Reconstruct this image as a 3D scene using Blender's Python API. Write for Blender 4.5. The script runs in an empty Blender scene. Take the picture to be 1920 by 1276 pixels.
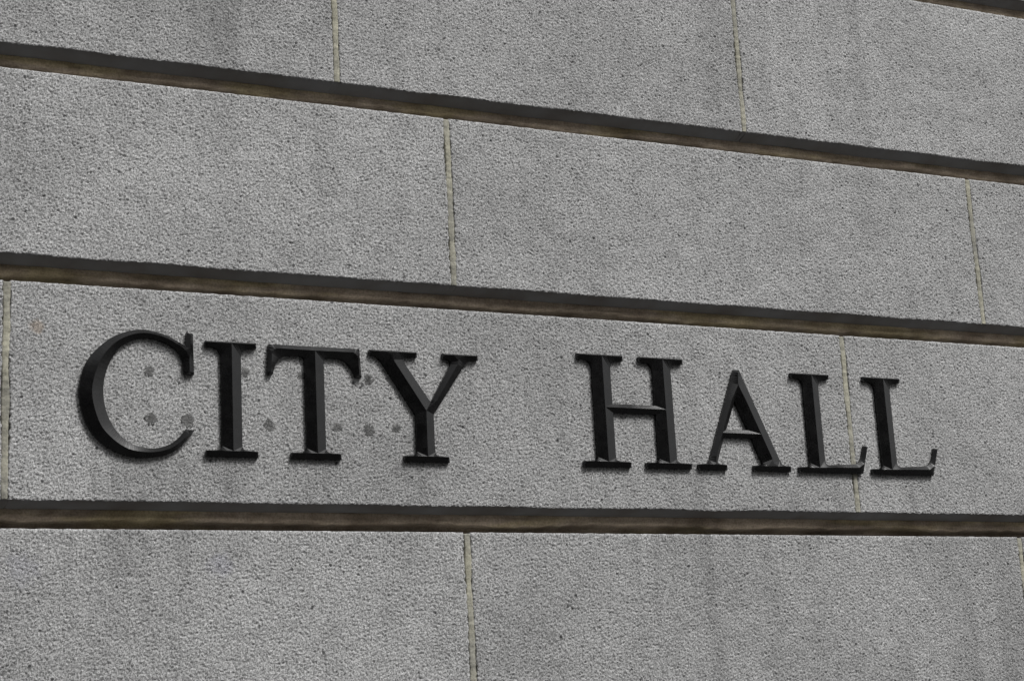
import bpy, math, random
import numpy as np
from mathutils import Matrix, Vector
from mathutils.geometry import delaunay_2d_cdt

scene = bpy.context.scene
COL = scene.collection
rng = np.random.default_rng(7)
random.seed(7)

# ------------------------------------------------------------------ camera
EYE = 1.6                      # eye height of the photographer
DIST = 4.4                     # metres from the lens to the plane of the wall
YAW, PITCH, ROLL, FPX = 0.456757291, 0.236087534, -0.0551692311, 3372.22
cy, sy, cp, sp = math.cos(YAW), math.sin(YAW), math.cos(PITCH), math.sin(PITCH)
fwd = Vector((sy*cp, cy*cp, sp)); r0 = Vector((cy, -sy, 0)); u0 = r0.cross(fwd)
right = math.cos(ROLL)*r0 + math.sin(ROLL)*u0
up = -math.sin(ROLL)*r0 + math.cos(ROLL)*u0
cam_d = bpy.data.cameras.new("camera")
cam_d.sensor_width = 36.0
cam_d.lens = FPX/1920*36.0
cam_d.clip_end = 2000.0
cam = bpy.data.objects.new("camera", cam_d); COL.objects.link(cam)
m = Matrix((right, up, -fwd)).transposed().to_4x4()
m.translation = Vector((0, 0, EYE))
cam.matrix_world = m
scene.camera = cam

# ------------------------------------------------------------------ sky, sun, exposure (overcast day)
SUN_DIR = Vector((0.40, -0.66, 1.02)).normalized()      # towards the sun
SUN_EL = math.asin(SUN_DIR.z); SUN_AZ = math.atan2(SUN_DIR.x, SUN_DIR.y)
world = bpy.data.worlds.new("World"); scene.world = world
world.use_nodes = True
nt = world.node_tree
bg = nt.nodes["Background"]
sky = nt.nodes.new("ShaderNodeTexSky"); sky.sky_type = 'NISHITA'; sky.sun_disc = False
sky.sun_elevation = SUN_EL; sky.sun_rotation = SUN_AZ
sky.air_density = 1.0; sky.dust_density = 4.0
hs = nt.nodes.new("ShaderNodeHueSaturation"); hs.inputs["Saturation"].default_value = 0.06   # grey cloud cover
nt.links.new(sky.outputs[0], hs.inputs["Color"]); nt.links.new(hs.outputs[0], bg.inputs["Color"])
bg.inputs["Strength"].default_value = 0.075
sun_d = bpy.data.lights.new("sun", 'SUN'); sun_d.energy = 1.5; sun_d.angle = math.radians(15)
sun_d.color = (1.0, 0.99, 0.975)
sun = bpy.data.objects.new("sun", sun_d); COL.objects.link(sun)
sun.location = (6, -6, 14)
sun.rotation_euler = (-SUN_DIR).to_track_quat('-Z', 'Y').to_euler()
scene.view_settings.view_transform = 'Standard'
scene.view_settings.look = 'None'
scene.view_settings.exposure = 0.81
scene.view_settings.gamma = 1.0
scene.view_settings.use_curve_mapping = False

# ------------------------------------------------------------------ node helpers
def new_mat(name):
    mt = bpy.data.materials.new(name); mt.use_nodes = True
    return mt, mt.node_tree, mt.node_tree.nodes["Principled BSDF"]

def nd(t, kind, **kw):
    n = t.nodes.new(kind)
    for k, v in kw.items(): setattr(n, k, v)
    return n

def noise(t, vec, scale, detail=3.0, rough=0.55):
    n = nd(t, "ShaderNodeTexNoise")
    n.inputs["Scale"].default_value = scale; n.inputs["Detail"].default_value = detail
    n.inputs["Roughness"].default_value = rough
    t.links.new(vec, n.inputs["Vector"]); return n.outputs["Fac"]

def ramp(t, fac, stops):
    n = nd(t, "ShaderNodeValToRGB"); el = n.color_ramp.elements
    while len(el) < len(stops): el.new(0.5)
    for e, (p, c) in zip(el, stops):
        e.position = p; e.color = (c if isinstance(c, tuple) else (c, c, c)) + (1,)
    t.links.new(fac, n.inputs["Fac"]); return n.outputs["Color"]

def mix(t, a, b, fac, mode='MIX'):
    n = nd(t, "ShaderNodeMix", data_type='RGBA', blend_type=mode)
    for sock, v in ((n.inputs[6], a), (n.inputs[7], b), (n.inputs[0], fac)):
        if isinstance(v, bpy.types.NodeSocket): t.links.new(v, sock)
        elif isinstance(v, tuple): sock.default_value = v + (1,)
        else: sock.default_value = v
    return n.outputs[2]

def math_n(t, op, a, b=None, clamp=False):
    n = nd(t, "ShaderNodeMath", operation=op, use_clamp=clamp)
    for sock, v in ((n.inputs[0], a), (n.inputs[1], b)):
        if v is None: continue
        if isinstance(v, bpy.types.NodeSocket): t.links.new(v, sock)
        else: sock.default_value = v
    return n.outputs[0]

def vec_offset(t, vec, scale):
    """object coordinates stretched, for streaks"""
    n = nd(t, "ShaderNodeMapping"); n.inputs["Scale"].default_value = scale
    t.links.new(vec, n.inputs["Vector"]); return n.outputs[0]

# ------------------------------------------------------------------ materials
def stone_material():
    mt, t, b = new_mat("hammered_granite")
    pos = nd(t, "ShaderNodeNewGeometry").outputs["Position"]
    grain = noise(t, pos, 270, 2.0, 0.65)
    base = ramp(t, grain, [(0.36, (0.115, 0.115, 0.114)), (0.46, (0.325, 0.3245, 0.323)), (0.62, (0.53, 0.529, 0.527))])
    med = ramp(t, noise(t, pos, 90, 2.0, 0.6), [(0.33, 0.72), (0.56, 1.06)])
    c = mix(t, base, med, 1.0, 'MULTIPLY')
    # sparse black mica flecks
    vo = nd(t, "ShaderNodeTexVoronoi"); vo.inputs["Scale"].default_value = 38
    t.links.new(pos, vo.inputs["Vector"])
    fl = ramp(t, vo.outputs["Distance"], [(0.13, 1.0), (0.20, 0.0)])
    sep = nd(t, "ShaderNodeSeparateColor"); t.links.new(vo.outputs["Color"], sep.inputs[0])
    pick = math_n(t, 'GREATER_THAN', sep.outputs[0], 0.92)
    flf = math_n(t, 'MULTIPLY', fl, pick)
    c = mix(t, c, (0.035, 0.035, 0.036), math_n(t, 'MULTIPLY', flf, 0.85))
    # broad soot mottling and rain streaks
    c = mix(t, c, ramp(t, noise(t, pos, 2.3, 5.0, 0.62), [(0.34, 0.87), (0.60, 1.04)]), 1.0, 'MULTIPLY')
    c = mix(t, c, ramp(t, noise(t, pos, 14, 4.0, 0.6), [(0.30, 0.90), (0.58, 1.03)]), 1.0, 'MULTIPLY')
    streak = ramp(t, noise(t, vec_offset(t, pos, (11, 11, 0.5)), 1.0, 4.0), [(0.36, 0.80), (0.56, 1.02)])
    where = ramp(t, noise(t, pos, 1.3, 2.0), [(0.42, 0.0), (0.62, 1.0)])
    c = mix(t, c, mix(t, (1.0, 1.0, 1.0), streak, where), 1.0, 'MULTIPLY')
    # each block its own shade
    oi = nd(t, "ShaderNodeObjectInfo")
    c = mix(t, c, ramp(t, oi.outputs["Random"], [(0.0, 0.93), (1.0, 1.05)]), 1.0, 'MULTIPLY')
    # marks: one small rust spot, two faint bluish splashes, a washed pale patch
    def spot(c, x, z, r, colr, amt):
        d = nd(t, "ShaderNodeVectorMath", operation='DISTANCE')
        t.links.new(pos, d.inputs[0]); d.inputs[1].default_value = (x, DIST, z)
        dd = math_n(t, 'ADD', d.outputs["Value"], math_n(t, 'MULTIPLY', math_n(t, 'SUBTRACT', noise(t, pos, 45, 3), 0.5), r*1.6))
        mask = nd(t, "ShaderNodeMapRange"); mask.inputs[1].default_value = r; mask.inputs[2].default_value = r*0.45
        t.links.new(dd, mask.inputs[0])
        return mix(t, c, colr, math_n(t, 'MULTIPLY', mask.outputs[0], amt), 'MULTIPLY')
    c = spot(c, 0.849, EYE+1.143, 0.022, (0.98, 0.80, 0.64), 0.6)
    c = spot(c, 0.818, EYE+0.542, 0.050, (0.93, 0.93, 1.0), 0.6)
    c = spot(c, 1.313, EYE+0.549, 0.040, (0.90, 0.90, 1.0), 0.6)
    c = spot(c, 0.90, EYE+0.83, 0.20, (1.12, 1.12, 1.12), 1.0)
    # thin run-off stains left by rain dripping from the letters' feet
    thin = vec_offset(t, pos, (1, 1, 0.16))
    for x, z, r, k in ((1.335, .745, .020, .86), (1.60, .755, .016, .88), (1.87, .74, .018, .87), (2.43, .75, .020, .84),
                       (2.65, .76, .016, .88), (2.99, .75, .018, .86), (3.22, .76, .022, .85), (3.50, .745, .020, .84), (1.15, .74, .018, .9)):
        d = nd(t, "ShaderNodeVectorMath", operation='DISTANCE')
        t.links.new(thin, d.inputs[0]); d.inputs[1].default_value = (x, DIST, (EYE+z)*0.16)
        dd = math_n(t, 'ADD', d.outputs["Value"], math_n(t, 'MULTIPLY', math_n(t, 'SUBTRACT', noise(t, pos, 60, 3), 0.5), r*1.3))
        mk = nd(t, "ShaderNodeMapRange"); mk.inputs[1].default_value = r; mk.inputs[2].default_value = r*0.2
        t.links.new(dd, mk.inputs[0])
        c = mix(t, c, (k, k, k), mk.outputs[0], 'MULTIPLY')
    t.links.new(c, b.inputs["Base Color"])
    b.inputs["Roughness"].default_value = 0.88
    b.inputs["Specular IOR Level"].default_value = 0.25
    bp = nd(t, "ShaderNodeBump"); bp.inputs["Distance"].default_value = 0.0022; bp.inputs["Strength"].default_value = 0.55
    t.links.new(noise(t, pos, 240, 3.0, 0.65), bp.inputs["Height"])
    t.links.new(bp.outputs[0], b.inputs["Normal"])
    return mt

def mortar_material(name, a, bcol, scale, tint=None):
    mt, t, b = new_mat(name)
    pos = nd(t, "ShaderNodeNewGeometry").outputs["Position"]
    c = ramp(t, noise(t, pos, scale, 5.0, 0.6), [(0.34, a), (0.62, bcol)])
    if tint: c = mix(t, c, ramp(t, noise(t, vec_offset(t, pos, (1, 1, 6)), 2.6, 3.0), [(0.50, (1.0, 1.0, 1.0)), (0.62, tint)]), 1.0, 'MULTIPLY')
    c = mix(t, c, ramp(t, noise(t, pos, 180, 2.0), [(0.32, 0.72), (0.6, 1.05)]), 1.0, 'MULTIPLY')
    c = mix(t, c, ramp(t, noise(t, vec_offset(t, pos, (1.2, 1.2, 14)), 5.0, 3.0), [(0.36, 0.75), (0.62, 1.1)]), 1.0, 'MULTIPLY')
    t.links.new(c, b.inputs["Base Color"])
    b.inputs["Roughness"].default_value = 0.95; b.inputs["Specular IOR Level"].default_value = 0.15
    bp = nd(t, "ShaderNodeBump"); bp.inputs["Distance"].default_value = 0.002; bp.inputs["Strength"].default_value = 0.5
    t.links.new(noise(t, pos, 120, 4.0, 0.65), bp.inputs["Height"]); t.links.new(bp.outputs[0], b.inputs["Normal"])
    return mt

def letter_material():
    mt, t, b = new_mat("black_enamel")
    pos = nd(t, "ShaderNodeNewGeometry").outputs["Position"]
    c = ramp(t, noise(t, pos, 26, 4.0, 0.6), [(0.40, (0.0025, 0.0025, 0.0027)), (0.72, (0.007, 0.007, 0.0072))])
    t.links.new(c, b.inputs["Base Color"])
    ro = nd(t, "ShaderNodeMapRange"); t.links.new(noise(t, pos, 40, 4.0), ro.inputs[0])
    ro.inputs[3].default_value = 0.18; ro.inputs[4].default_value = 0.36
    t.links.new(ro.outputs[0], b.inputs["Roughness"])
    b.inputs["Specular IOR Level"].default_value = 0.42
    bp = nd(t, "ShaderNodeBump"); bp.inputs["Distance"].default_value = 0.001; bp.inputs["Strength"].default_value = 0.10
    t.links.new(noise(t, pos, 70, 3.0), bp.inputs["Height"]); t.links.new(bp.outputs[0], b.inputs["Normal"])
    return mt

def plain_material(name, a, bcol, scale, rough=0.9):
    mt, t, b = new_mat(name)
    pos = nd(t, "ShaderNodeNewGeometry").outputs["Position"]
    t.links.new(ramp(t, noise(t, pos, scale, 5.0), [(0.35, a), (0.65, bcol)]), b.inputs["Base Color"])
    b.inputs["Roughness"].default_value = rough
    return mt

M_STONE = stone_material()
M_SOFFIT_SHADE = plain_material("soffit_shade_granite", (0.125, 0.115, 0.105), (0.175, 0.175, 0.175), 7.0)  # granite of the groove undersides, darkened: shade put into the colour
M_BED = mortar_material("brown_bed_mortar", (0.27, 0.215, 0.16), (0.50, 0.41, 0.315), 9, (1.0, 1.01, 0.82))
M_HEAD = mortar_material("cream_joint_mortar", (0.27, 0.265, 0.238), (0.41, 0.395, 0.315), 5)
M_PATCH = mortar_material("grey_hole_filler", (0.07, 0.07, 0.069), (0.185, 0.184, 0.181), 60)
M_LETTER = letter_material()
M_PAVE = plain_material("paving", (0.045, 0.045, 0.045), (0.065, 0.064, 0.063), 3.0)
M_BRICK = plain_material("dark_brick", (0.035, 0.030, 0.027), (0.065, 0.055, 0.048), 2.0)
M_GLASS = plain_material("dark_window", (0.008, 0.009, 0.010), (0.014, 0.015, 0.016), 1.0, 0.25)

# ------------------------------------------------------------------ mesh helpers
def mesh_obj(name, verts, faces, mat, parent=None, loc=(0, 0, 0), smooth=False):
    """verts in world space; the object's origin is put at loc"""
    v = np.asarray(verts, dtype=np.float64) - np.asarray(loc)
    me = bpy.data.meshes.new(name)
    me.from_pydata(v.tolist() if len(v) < 20000 else [], [], faces if len(v) < 20000 else [])
    if len(v) >= 20000:
        f = np.asarray(faces, dtype=np.int32)
        me.vertices.add(len(v)); me.vertices.foreach_set("co", v.astype(np.float32).ravel())
        me.loops.add(f.size); me.loops.foreach_set("vertex_index", f.ravel())
        me.polygons.add(len(f)); me.polygons.foreach_set("loop_start", np.arange(0, f.size, f.shape[1], dtype=np.int32))
        me.update(calc_edges=True)
    if smooth: me.polygons.foreach_set("use_smooth", np.ones(len(me.polygons), dtype=bool))
    me.update(); me.validate()
    me.materials.append(mat)
    o = bpy.data.objects.new(name, me); COL.objects.link(o)
    if parent is not None:
        o.parent = parent
        o.location = Vector(loc) - parent.location
    else:
        o.location = loc
    return o

def grid_faces(nr, nc):
    i = np.arange(nr-1)[:, None]*nc + np.arange(nc-1)[None, :]
    return np.stack([i, i+1, i+nc+1, i+nc], -1).reshape(-1, 4)

def field(nr, nc, cell, wave):
    """band-limited unit-variance noise on a grid; cell and wave in metres"""
    w = rng.standard_normal((nr, nc))
    fy = np.fft.fftfreq(nr)[:, None]/cell; fx = np.fft.fftfreq(nc)[None, :]/cell
    k = np.sqrt(fx**2+fy**2)*wave
    flt = np.exp(-((k-0.8)**2)/0.18) + 0.25*np.exp(-(k**2)/0.1)
    o = np.fft.ifft2(np.fft.fft2(w)*flt).real
    return (o-o.mean())/o.std()

def line_noise(n, cell, wave):
    return field(1, max(n, 8), cell, wave)[0, :n]

# ------------------------------------------------------------------ the wall
GROOVE, CH_IN, CH_DOWN = 0.070, 0.062, 0.018     # groove height; the upper stone's splayed underside
DEEP = 0.30
wall = bpy.data.objects.new("stone_wall", None); COL.objects.link(wall)
wall.location = (2.4, DIST, 0)
wall["label"] = "grey hammered granite wall with deep brown horizontal grooves behind the black letters"
wall["category"] = "wall"

# filled bolt holes of an older sign, in the course that carries the letters
HOLES = [(1.132, 1.043, .015), (1.136, .919, .017), (1.231, .918, .018), (1.385, 1.052, .013), (1.447, .913, .017),
         (1.634, .915, .014), (1.729, 1.046, .016), (1.724, .909, .019), (1.802, .916, .014), (1.536, 1.050, .012)]

def stone_block(x0, x1, z0, z1, fine):
    """one ashlar: z0 = lower front arris, z1 = upper front arris (top of the ledge)"""
    cell = 0.0026 if fine else 0.03
    # profile rows: (depth, z, roughness weight)
    rows = [(DEEP, z1, 0), (0.05, z1, .1), (0.006, z1, .2), (0.0015, z1-0.0004, .5), (0.0003, z1-0.0025, .8)]
    n = max(6, int((z1-z0-0.010)/cell))
    for k in range(n+1):
        rows.append((0.0, (z1-0.008)+(z0+0.0015-(z1-0.008))*k/n, 1))
    rows += [(0.0012, z0+0.0002, .9)]
    for k in range(1, 13):
        a = (k/12)**1.5; rows.append((CH_IN*a, z0-CH_DOWN*a, 0.05))
    rows += [(DEEP, z0-CH_DOWN, 0)]
    rows = np.array(rows)
    m_ = max(6, int((x1-x0-0.008)/cell))
    xs = [x0, x0, x0, x0+0.0012] + list(np.linspace(x0+0.004, x1-0.004, m_+1)) + [x1-0.0012, x1, x1, x1]
    sd = [0.2, 0.02, 0.005, 0.0012] + [0]*(m_+1) + [0.0012, 0.005, 0.02, 0.2]
    wx = [0, .2, .6, .8] + [1]*(m_+1) + [.8, .6, .2, 0]
    xs, sd, wx = np.array(xs), np.array(sd), np.array(wx)
    nr, nc = len(rows), len(xs)
    X = np.repeat(xs[None, :], nr, 0); Z = np.repeat(rows[:, 1][:, None], nc, 1)
    Y = np.minimum(rows[:, 0][:, None] + sd[None, :], DEEP)
    W = rows[:, 2][:, None]*wx[None, :]
    if fine:
        h = 0.00056*field(nr, nc, cell, 0.0088) + 0.00072*field(nr, nc, cell, 0.0060) + 0.00015*field(nr, nc, cell, 0.019) + 0.0003*field(nr, nc, cell, 0.06)
        h += -0.0019*np.clip(field(nr, nc, cell, 0.0095)-1.15, 0, 1.5)           # occasional deeper pits are cut below
        h = -np.where(h > 0, h*0.75, h)                                        # flat tops, deeper hollows (y grows inwards)
        for hx, hz, hr in HOLES:                                               # stone dressed flat round each filled hole
            dd = np.sqrt((X-hx)**2+(Z-(EYE+hz))**2)
            h = h*np.clip((dd-hr*0.7)/(hr*0.7), 0.12, 1)
        ed = line_noise(nc, cell, 0.03)*0.0005 + line_noise(nc, cell, 0.3)*0.0010 + line_noise(nc, cell, 0.011)*0.0005
        chip = np.clip(line_noise(nc, cell, 0.04)-2.0, 0, 1)*0.004
        low = np.exp(-np.clip(Z-z0, 0, 1)/0.006)*np.exp(-rows[:, 0]/0.006)[:, None]*(rows[:, 0] < CH_IN)[:, None]
        Z = Z + low*(ed+chip)[None, :]
        upn = np.exp(-np.clip(z1-Z, 0, 1)/0.006)*(rows[:, 0] < 0.02)[:, None]
        Z = Z + upn*(line_noise(nc, cell, 0.04)*0.0003)[None, :]
        ex0 = np.exp(-np.abs(X-x0)/0.006); ex1 = np.exp(-np.abs(X-x1)/0.006)
        X = X + ex0*(line_noise(nr, cell, 0.03)*0.0009+line_noise(nr, cell, 0.012)*0.0006+line_noise(nr, cell, 0.3)*.0014)[:, None] \
              + ex1*(line_noise(nr, cell, 0.03)*0.0009+line_noise(nr, cell, 0.012)*0.0006+line_noise(nr, cell, 0.3)*.0014)[:, None]
        Y = Y + W*h
    V = np.stack([X, Y+DIST, Z], -1).reshape(-1, 3)
    F = grid_faces(nr, nc)[:, ::-1]
    o = mesh_obj("stone_block", V, F if fine and len(V) >= 20000 else F.tolist(), M_STONE, wall,
                 loc=((x0+x1)/2, DIST, (z0+z1)/2), smooth=False)
    o.data.materials.append(M_SOFFIT_SHADE)                       # smooth splayed underside, its shade painted in as a darker stone colour
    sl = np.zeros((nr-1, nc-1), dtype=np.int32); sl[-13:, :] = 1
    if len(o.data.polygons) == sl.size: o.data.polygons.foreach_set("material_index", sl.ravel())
    return o

def head_joint(x, w, z0, z1, fine):
    """upright mortar joint between two stones of a course, nearly flush"""
    n = 160 if fine else 6
    zz = np.linspace(z1-0.004, z0, n+1)
    rows = [(0.28, z1-0.004)] + [(0.0, z) for z in zz] + [(CH_IN*a, z0-CH_DOWN*a) for a in (.25, .5, .75, 1.0)] + [(0.28, z0-CH_DOWN)]
    rows = np.array(rows); nr = len(rows)
    us = np.array([-0.62, -0.5, -0.36, -0.18, 0, 0.18, 0.36, 0.5, 0.62]); nc = len(us)
    wv = w*(1+0.08*line_noise(nr, 0.004, 0.12)+0.05*line_noise(nr, 0.004, 0.012))
    X = x + us[None, :]*wv[:, None] + (line_noise(nr, 0.004, 0.2)*0.0006)[:, None]
    prof = np.array([0.010, 0.0010, 0.0003, 0.0, -0.0002, 0.0, 0.0004, 0.0014, 0.012])
    Y = rows[:, 0][:, None] + prof[None, :] + field(nr, nc, 0.004, 0.02)*0.0003*(rows[:, 0] < 0.2)[:, None]
    Z = np.repeat(rows[:, 1][:, None], nc, 1)
    Y = np.minimum(Y, 0.29)
    V = np.stack([X, Y+DIST, Z], -1).reshape(-1, 3)
    o = mesh_obj("head_joint", V, grid_faces(nr, nc)[:, ::-1].tolist(), M_HEAD, wall, loc=(x, DIST, (z0+z1)/2), smooth=True)
    o.data.materials.append(M_SOFFIT_SHADE)                       # joint underside takes the same painted-in shade as the stone beside it
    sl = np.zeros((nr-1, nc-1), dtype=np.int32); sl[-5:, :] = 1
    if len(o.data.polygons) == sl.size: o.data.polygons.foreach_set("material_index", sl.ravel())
    return o

def bed_joint(zg, x0, x1, fine):
    """mortar lying at the back of a groove; zg = lower front arris of the stone above"""
    prof = [(.28, -.012), (.052, -.012), (.0515, -.018), (.051, -.024), (.050, -.031), (.0495, -.038), (.051, -.042), (.066, -.0435), (.095, -.046), (.095, -.078), (.28, -.078)]
    cell = 0.008 if fine else 0.2
    nc = int((x1-x0)/cell); nr = len(prof)
    xs = np.linspace(x0, x1, nc)
    P = np.array(prof)
    Y = np.repeat(P[:, 0][:, None], nc, 1); Z = zg+np.repeat(P[:, 1][:, None], nc, 1)
    if fine:
        wgt = np.array([0, .3, 1, 1, 1, 1, 1, .6, .3, 0, 0])[:, None]
        Y = Y + wgt*(field(nr, nc, cell, 0.05)*0.0009 + line_noise(nc, cell, 0.5)[None, :]*0.0012)
        lw = np.array([0, 0, 0, 0, .2, 1, 1, .8, .2, 0, 0])[:, None]
        Z = Z + lw*(line_noise(nc, cell, 0.06)*0.0012 + line_noise(nc, cell, 0.45)*0.0022)[None, :]
    V = np.stack([np.repeat(xs[None, :], nr, 0), Y+DIST, Z], -1).reshape(-1, 3)
    return mesh_obj("bed_joint", V, grid_faces(nr, nc)[:, ::-1].tolist(), M_BED, wall, loc=((x0+x1)/2, DIST, zg), smooth=True)

XL, XR = -1.75, 6.4
GZ = [0.45, 1.07, 1.690, EYE+0.7090, EYE+1.3278, EYE+1.8908, EYE+2.504, 4.72, 5.34]       # lower arrises, rising
JOINTS = {0: [0.6, 2.5, 4.4], 1: [-0.5, 1.4, 3.2, 5.1], 2: [0.1, 1.9953, 3.900, 5.75], 3: [0.7762, 3.2921, 5.80],
          4: [0.125, 1.9929, 3.8606, 5.72], 5: [0.33, 1.6658, 3.0035, 4.34, 5.7], 6: [-0.6, 1.20, 3.15, 5.1], 7: [0.4, 2.3, 4.2]}
JW = {2: 0.017, 3: 0.017, 4: 0.017, 5: 0.016}
for ci in range(8):
    z0, z1 = GZ[ci], GZ[ci+1]-GROOVE
    jw = JW.get(ci, 0.015)
    ed = [XL] + JOINTS[ci] + [XR]
    for k in range(len(ed)-1):
        a = ed[k] + (jw/2 if k else 0); b = ed[k+1] - (jw/2 if k < len(ed)-2 else 0)
        fine = 2 <= ci <= 6 and b > 0.55 and a < 4.4
        stone_block(a, b, z0, z1, fine)
    for x in JOINTS[ci]:
        head_joint(x, jw, z0, z1, 2 <= ci <= 6)
    bed_joint(z0, XL, XR, 3 <= ci <= 6)
stone_block(XL, XR, 0.026, GZ[0]-GROOVE, False)            # plinth stone down to the paving

def hole_patch(x, z, r):
    n, rings = 36, 6
    ph = rng.uniform(0, 6.28, 3); am = rng.uniform(.02, .07, 3)
    V = [(x, DIST-0.0008, z)]; F = []
    for k in range(1, rings+2):
        for i in range(n):
            a = 2*math.pi*i/n
            rr = r*(1+sum(am[j]*math.sin((j+2)*a+ph[j]) for j in range(3)))
            f = min(k, rings)/rings
            y = 0.0011*f**3 - 0.0008 + rng.normal()*0.0005 if k <= rings else 0.012
            V.append((x+rr*f*math.cos(a), DIST+y, z+rr*1.08*f*math.sin(a)))
    for i in range(n): F.append((0, 1+(i+1) % n, 1+i))
    for k in range(rings):
        for i in range(n):
            a, b = 1+k*n+i, 1+k*n+(i+1) % n
            F.append((a, b, b+n, a+n))
    return mesh_obj("hole_patch", V, F, M_PATCH, wall, loc=(x, DIST, z), smooth=True)
for hx, hz, hr in HOLES: hole_patch(hx, EYE+hz, hr)

# ------------------------------------------------------------------ the letters
BASE = EYE + 0.825             # baseline of the lettering
SIDE, RIDGE = 0.010, 0.0095    # straight side, then the chisel-shaped face rising to a ridge

def path(cmds):
    """points in mm; ('q', control, end) adds a curved fillet"""
    out = []
    for c in cmds:
        if c[0] == 'q':
            p0 = out[-1]
            for k in range(1, 9):
                t = k/8
                out.append(tuple((1-t)**2*p0[i]+2*t*(1-t)*c[1][i]+t*t*c[2][i] for i in (0, 1)))
        else: out.append(c)
    return out

def spline(pts, sub=5):
    out = []
    for i in range(len(pts)-1):
        p0, p1, p2, p3 = pts[max(i-1, 0)], pts[i], pts[i+1], pts[min(i+2, len(pts)-1)]
        for k in range(sub):
            t = k/sub
            out.append(tuple(0.5*(2*p1[j]+(p2[j]-p0[j])*t+(2*p0[j]-5*p1[j]+4*p2[j]-p3[j])*t*t+(3*p1[j]-p0[j]-3*p2[j]+p3[j])*t**3) for j in (0, 1)))
    return out + [pts[-1]]

def subdivide(pts, closed, step=6.0):
    out = []
    n = len(pts)
    for i in range(n if closed else n-1):
        a, b = pts[i], pts[(i+1) % n]
        k = max(1, int(math.ceil(math.hypot(b[0]-a[0], b[1]-a[1])/step)))
        out += [(a[0]+(b[0]-a[0])*j/k, a[1]+(b[1]-a[1])*j/k) for j in range(k)]
    if not closed: out.append(pts[-1])
    return out

def inside(p, loops):
    c = False
    for L in loops:
        for i in range(len(L)):
            (x1, y1), (x2, y2) = L[i], L[i-1]
            if (y1 > p[1]) != (y2 > p[1]) and p[0] < (x2-x1)*(p[1]-y1)/(y2-y1)+x1: c = not c
    return c

def valleys(c, *corners):
    """creases from a ridge junction down to corners of the outline"""
    return [[(c[0], c[1], 1.0), (q[0], q[1], 0.0)] for q in corners]

def raised_letter(loops, ridges, label, group, pieces=None):
    loops = [subdivide(L, True) for L in loops]
    verts, edges, onridge = [], [], []
    for L in loops:
        s = len(verts); verts += L; onridge += [False]*len(L)
        edges += [(s+i, s+(i+1) % len(L)) for i in range(len(L))]
    for R in ridges:
        if len(R[0]) == 3:                                   # a valley running down from a ridge to an inner corner
            s = len(verts); verts += [p[:2] for p in R]; onridge += [p[2] > 0.5 for p in R]
        else:
            R = subdivide(R, False)
            s = len(verts); verts += R; onridge += [True]*len(R)
        edges += [(s+i, s+i+1) for i in range(len(R)-1)]
    ov, oe, of, orig, _, _ = delaunay_2d_cdt([Vector(v) for v in verts], edges, [], 0, 0.05)
    hs = [RIDGE if any(onridge[k] for k in o_) else 0.0 for o_ in orig]
    xs = [v.x for v in ov]; x_ref = (min(xs)+max(xs))/2
    V = [(v.x/1000, DIST-SIDE-h, BASE+v.y/1000) for v, h in zip(ov, hs)]
    F = []
    for f in of:
        cx = sum(ov[i].x for i in f)/len(f); cz = sum(ov[i].y for i in f)/len(f)
        if inside((cx, cz), loops):
            a, b, c = [ov[i] for i in f[:3]]
            ccw = (b.x-a.x)*(c.y-a.y)-(b.y-a.y)*(c.x-a.x) > 0
            F.append(tuple(f) if ccw else tuple(reversed(f)))
    cnt = {}
    for f in F:
        for i in range(len(f)): cnt[(f[i], f[(i+1) % len(f)])] = 1
    rim = [e for e in cnt if (e[1], e[0]) not in cnt]
    back = {}
    for a, b in rim:
        for q in (a, b):
            if q not in back:
                back[q] = len(V); V.append((V[q][0], DIST+0.004, V[q][2]))
    for a, b in rim: F.append((b, a, back[a], back[b]))
    o = mesh_obj("raised_letter", V, F, M_LETTER, None, loc=(x_ref/1000, DIST, BASE))
    o["label"] = label; o["category"] = "letter"; o["group"] = group
    return o

GRP = "black letters of the sign on the wall"
def foot(xl, xr, cx, z=0.0, inset=6):
    return [(xl+inset, z+14), (cx, z+14.5), (xr-inset, z+14)]

# C
outer = spline([(1245, 66), (1229, 45), (1201, 17), (1171, 1), (1123, -7), (1082, -5), (1042, 7), (1003, 33), (977, 65), (959, 109), (953, 157),
                (962, 211), (983, 250), (1022, 289), (1063, 312), (1112, 323), (1166, 314), (1202, 298), (1225, 284)])
inner = spline([(1219, 212), (1217, 244), (1205, 268), (1185, 285), (1152, 298), (1115, 301), (1077, 288), (1046, 262), (1022, 214), (1013, 159),
                (1023, 101), (1049, 55), (1085, 27), (1130, 17), (1171, 24), (1202, 44), (1222, 68)])
mid = spline([(1237, 62), (1203, 31), (1171, 13), (1127, 5.5), (1073, 13), (1027, 44), (999, 84), (983, 157), (1002, 231), (1034, 276), (1071, 301), (1114, 312),
              (1160, 306), (1195, 291), (1222, 272), (1232, 252)])
raised_letter([outer + [(1227, 321), (1244, 319), (1246, 211)] + inner], [mid, [(1236, 313), (1234, 262), (1232, 252), (1232, 217)]],
              "large black round letter C, leftmost letter of the sign, beside the I", GRP)
# I
raised_letter([path([(1275, 0), (1413, 0), (1413, 16), (1385, 18), ('q', (1371, 20), (1371, 28)), (1371, 260), ('q', (1371, 286), (1395, 287)), (1413, 288),
                     (1413, 303), (1276, 303), (1276, 288), (1293, 287), ('q', (1317, 286), (1317, 260)), (1317, 28), ('q', (1317, 20), (1303, 18)), (1275, 16)])],
              [foot(1275, 1413, 1344), [(1344, 14.5), (1344, 298)], [(1282, 298), (1344, 298), (1407, 298)]]
              + valleys((1344, 14.5), (1317, 28), (1371, 28)) + valleys((1344, 298), (1317, 260), (1371, 260)),
              "black letter I, single upright stem between the C and the T", GRP)
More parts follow.
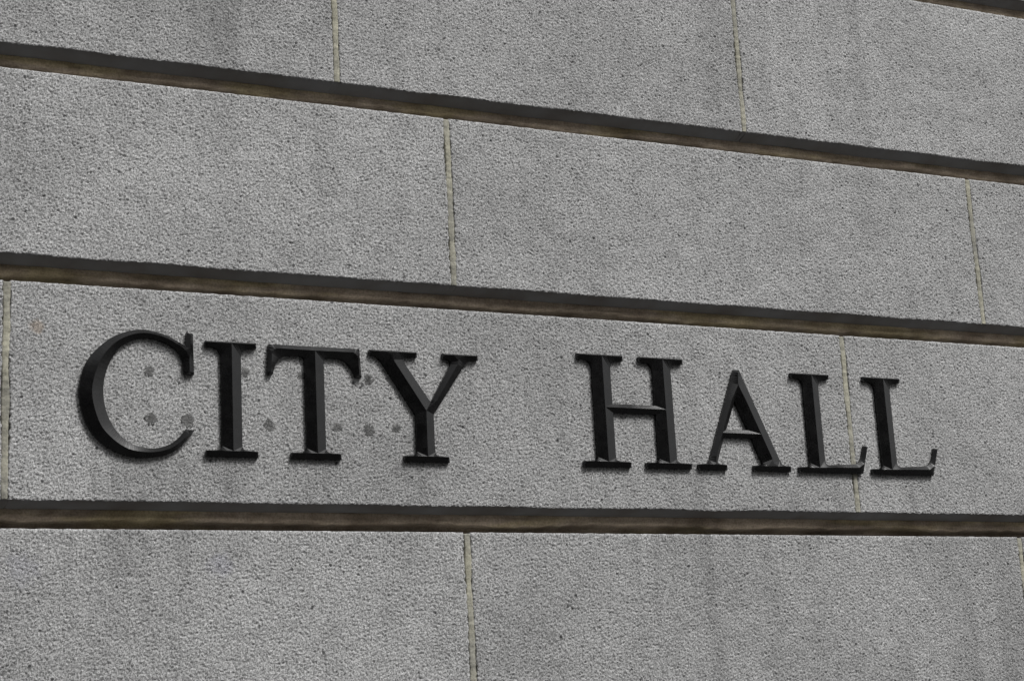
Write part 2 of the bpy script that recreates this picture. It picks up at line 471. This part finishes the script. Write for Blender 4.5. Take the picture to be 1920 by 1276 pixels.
# T
raised_letter([path([(1502, 0), (1640, 0), (1640, 16), (1612, 18), ('q', (1598, 20), (1598, 28)), (1598, 262), ('q', (1598, 274), (1612, 274)), (1640, 273),
                     ('q', (1672, 268), (1687, 225)), (1704, 224), (1700, 303), (1447, 303), (1441, 222), (1457, 223), ('q', (1465, 268), (1492, 273)),
                     (1530, 275), ('q', (1545, 275), (1545, 262)), (1545, 28), ('q', (1545, 20), (1531, 18)), (1502, 16)])],
              [foot(1502, 1640, 1571.5), [(1571.5, 14.5), (1571.5, 290)], [(1571.5, 290), (1680, 291), (1692, 282), (1695, 230)],
               [(1571.5, 290), (1466, 291), (1453, 282), (1449.5, 228)]]
              + valleys((1571.5, 14.5), (1545, 28), (1598, 28)) + valleys((1571.5, 290), (1545, 262), (1598, 262)),
              "black letter T with drooping ends on its crossbar, between I and Y", GRP)
# Y
raised_letter([path([(1819, 0), (1950, 0), (1950, 16), (1923, 18), ('q', (1909, 20), (1909, 28)), (1909, 132), (2004, 268), ('q', (2017, 286), (2032, 287)),
                     (2049, 288), (2049, 303), (1943, 303), (1943, 288), (1957, 287), ('q', (1972, 284), (1962, 266)), (1902, 165), (1830, 270),
                     ('q', (1822, 286), (1838, 287)), (1867, 288), (1867, 303), (1729, 303), (1729, 288), (1740, 287), ('q', (1753, 285), (1764, 270)),
                     (1856, 130), (1856, 28), ('q', (1856, 20), (1842, 18)), (1819, 16)])],
              [foot(1819, 1950, 1883), [(1883, 14.5), (1884, 140)], [(1884, 140), (1797, 272), (1788, 298)], [(1884, 140), (1917, 170), (1983, 272), (1991, 298)],
               [(1735, 298), (1788, 298), (1861, 298)], [(1949, 298), (1991, 298), (2043, 298)]]
              + valleys((1883, 14.5), (1856, 28), (1909, 28)) + valleys((1884, 140), (1902, 165), (1909, 132), (1856, 130)),
              "black letter Y with forked arms, right of the T", GRP)
# H
raised_letter([path([(2361, 0), (2513, 0), (2513, 16), (2479, 18), ('q', (2465, 20), (2465, 28)), (2465, 157), (2605, 157), (2605, 28), ('q', (2605, 20), (2591, 18)),
                     (2563, 16), (2563, 0), (2713, 0), (2713, 16), (2679, 18), ('q', (2665, 20), (2665, 28)), (2665, 280), ('q', (2665, 308), (2688, 309)),
                     (2708, 310), (2708, 326), (2561, 326), (2561, 310), (2582, 309), ('q', (2605, 308), (2605, 280)), (2605, 183), (2465, 183), (2465, 280),
                     ('q', (2465, 308), (2488, 309)), (2508, 310), (2508, 326), (2360, 326), (2360, 310), (2382, 309), ('q', (2406, 308), (2406, 280)),
                     (2406, 28), ('q', (2406, 20), (2392, 18)), (2361, 16)])],
              [foot(2361, 2513, 2435.5), foot(2563, 2713, 2635), [(2435.5, 14.5), (2435.5, 321)], [(2635, 14.5), (2635, 321)], [(2435.5, 171), (2635, 171)],
               [(2366, 321), (2435.5, 321), (2502, 321)], [(2567, 321), (2635, 321), (2702, 321)]]
              + valleys((2435.5, 14.5), (2406, 28), (2465, 28)) + valleys((2635, 14.5), (2605, 28), (2665, 28))
              + valleys((2435.5, 171), (2465, 157), (2465, 183)) + valleys((2635, 171), (2605, 157), (2605, 183))
              + valleys((2435.5, 321), (2406, 280), (2465, 280)) + valleys((2635, 321), (2605, 280), (2665, 280)),
              "tall black letter H, two stems joined by a crossbar, starting the second word", GRP)
# A
raised_letter([path([(2736, 0), (2833, 0), (2833, 16), (2815, 18), ('q', (2798, 19), (2803, 28)), (2829, 97), (2926, 97), (2955, 28), ('q', (2961, 20), (2949, 18)),
                     (2925, 16), (2925, 0), (3055, 0), (3055, 16), (3041, 18), ('q', (3028, 19), (3021, 28)), (2901, 302), (2882, 302), (2775, 28),
                     ('q', (2769, 19), (2756, 18)), (2736, 16)]),
               [(2840, 121), (2877, 208), (2916, 121)]],
              [foot(2736, 2833, 2790), foot(2925, 3055, 2992), [(2891, 293), (2888, 256)], [(2888, 256), (2861, 208), (2820, 109), (2794, 40), (2790, 14.5)],
               [(2888, 256), (2910, 212), (2955, 109), (2985, 40), (2992, 14.5)], [(2820, 109), (2955, 109)]]
              + valleys((2888, 256), (2877, 208)) + valleys((2820, 109), (2829, 97), (2840, 121)) + valleys((2955, 109), (2926, 97), (2916, 121)),
              "black pointed letter A with one thin and one thick leg, after the H", GRP)
# L, twice
ELL = raised_letter([path([(3086, 0), (3316, 0), (3343, 85), (3328, 86), ('q', (3316, 28), (3285, 29)), (3197, 24), ('q', (3181, 24), (3181, 39)), (3181, 260),
                           ('q', (3181, 286), (3205, 287)), (3222, 288), (3222, 303), (3084, 303), (3084, 288), (3103, 287), ('q', (3126, 286), (3126, 260)),
                           (3126, 28), ('q', (3126, 20), (3113, 18)), (3086, 16)])],
                    [[(3092, 13), (3153.5, 14), (3296, 17), (3318, 30), (3333, 79)], [(3153.5, 14), (3153.5, 298)], [(3090, 298), (3153.5, 298), (3216, 298)]]
                    + valleys((3153.5, 14), (3126, 28), (3181, 39)) + valleys((3153.5, 298), (3126, 260), (3181, 260)),
                    "first black letter L, beside the A, its foot crossing the upright mortar joint", GRP)
ell2 = ELL.copy(); COL.objects.link(ell2)
ell2.location.x += 0.266
ell2["label"] = "second black letter L, rightmost letter of the sign, right of the upright mortar joint"

# ------------------------------------------------------------------ the street the wall stands on
def box(x0, x1, y0, y1, z0, z1):
    v = [(x0, y0, z0), (x1, y0, z0), (x1, y1, z0), (x0, y1, z0), (x0, y0, z1), (x1, y0, z1), (x1, y1, z1), (x0, y1, z1)]
    f = [(0, 3, 2, 1), (4, 5, 6, 7), (0, 1, 5, 4), (1, 2, 6, 5), (2, 3, 7, 6), (3, 0, 4, 7)]
    return v, f
g = mesh_obj("pavement", [(-300, -300, 0), (300, -300, 0), (300, 300, 0), (-300, 300, 0)], [(0, 1, 2, 3)], M_PAVE)
g["kind"] = "structure"; g["label"] = "grey street paving in front of the granite wall"

# the dark brick block over the road: it shades the wall and is what the black enamel mirrors
block = bpy.data.objects.new("brick_building", None); COL.objects.link(block)
block.location = (-8, -10, 0)
block["label"] = "dark brick office block standing across the street from the granite wall"
block["category"] = "building"
v, f = box(-45, 11, -22, -10, 0, 11)
mesh_obj("wall", v, f, M_BRICK, block, loc=(-8, -10, 0))
for fl in range(3):
    for k in range(9):
        x = -14 + k*2.8
        v, f = box(x, x+1.3, -10.02, -9.96, 1.2+fl*3.5, 3.2+fl*3.5)
        mesh_obj("window", v, f, M_GLASS, block, loc=(x+.65, -10, 1.2+fl*3.5))
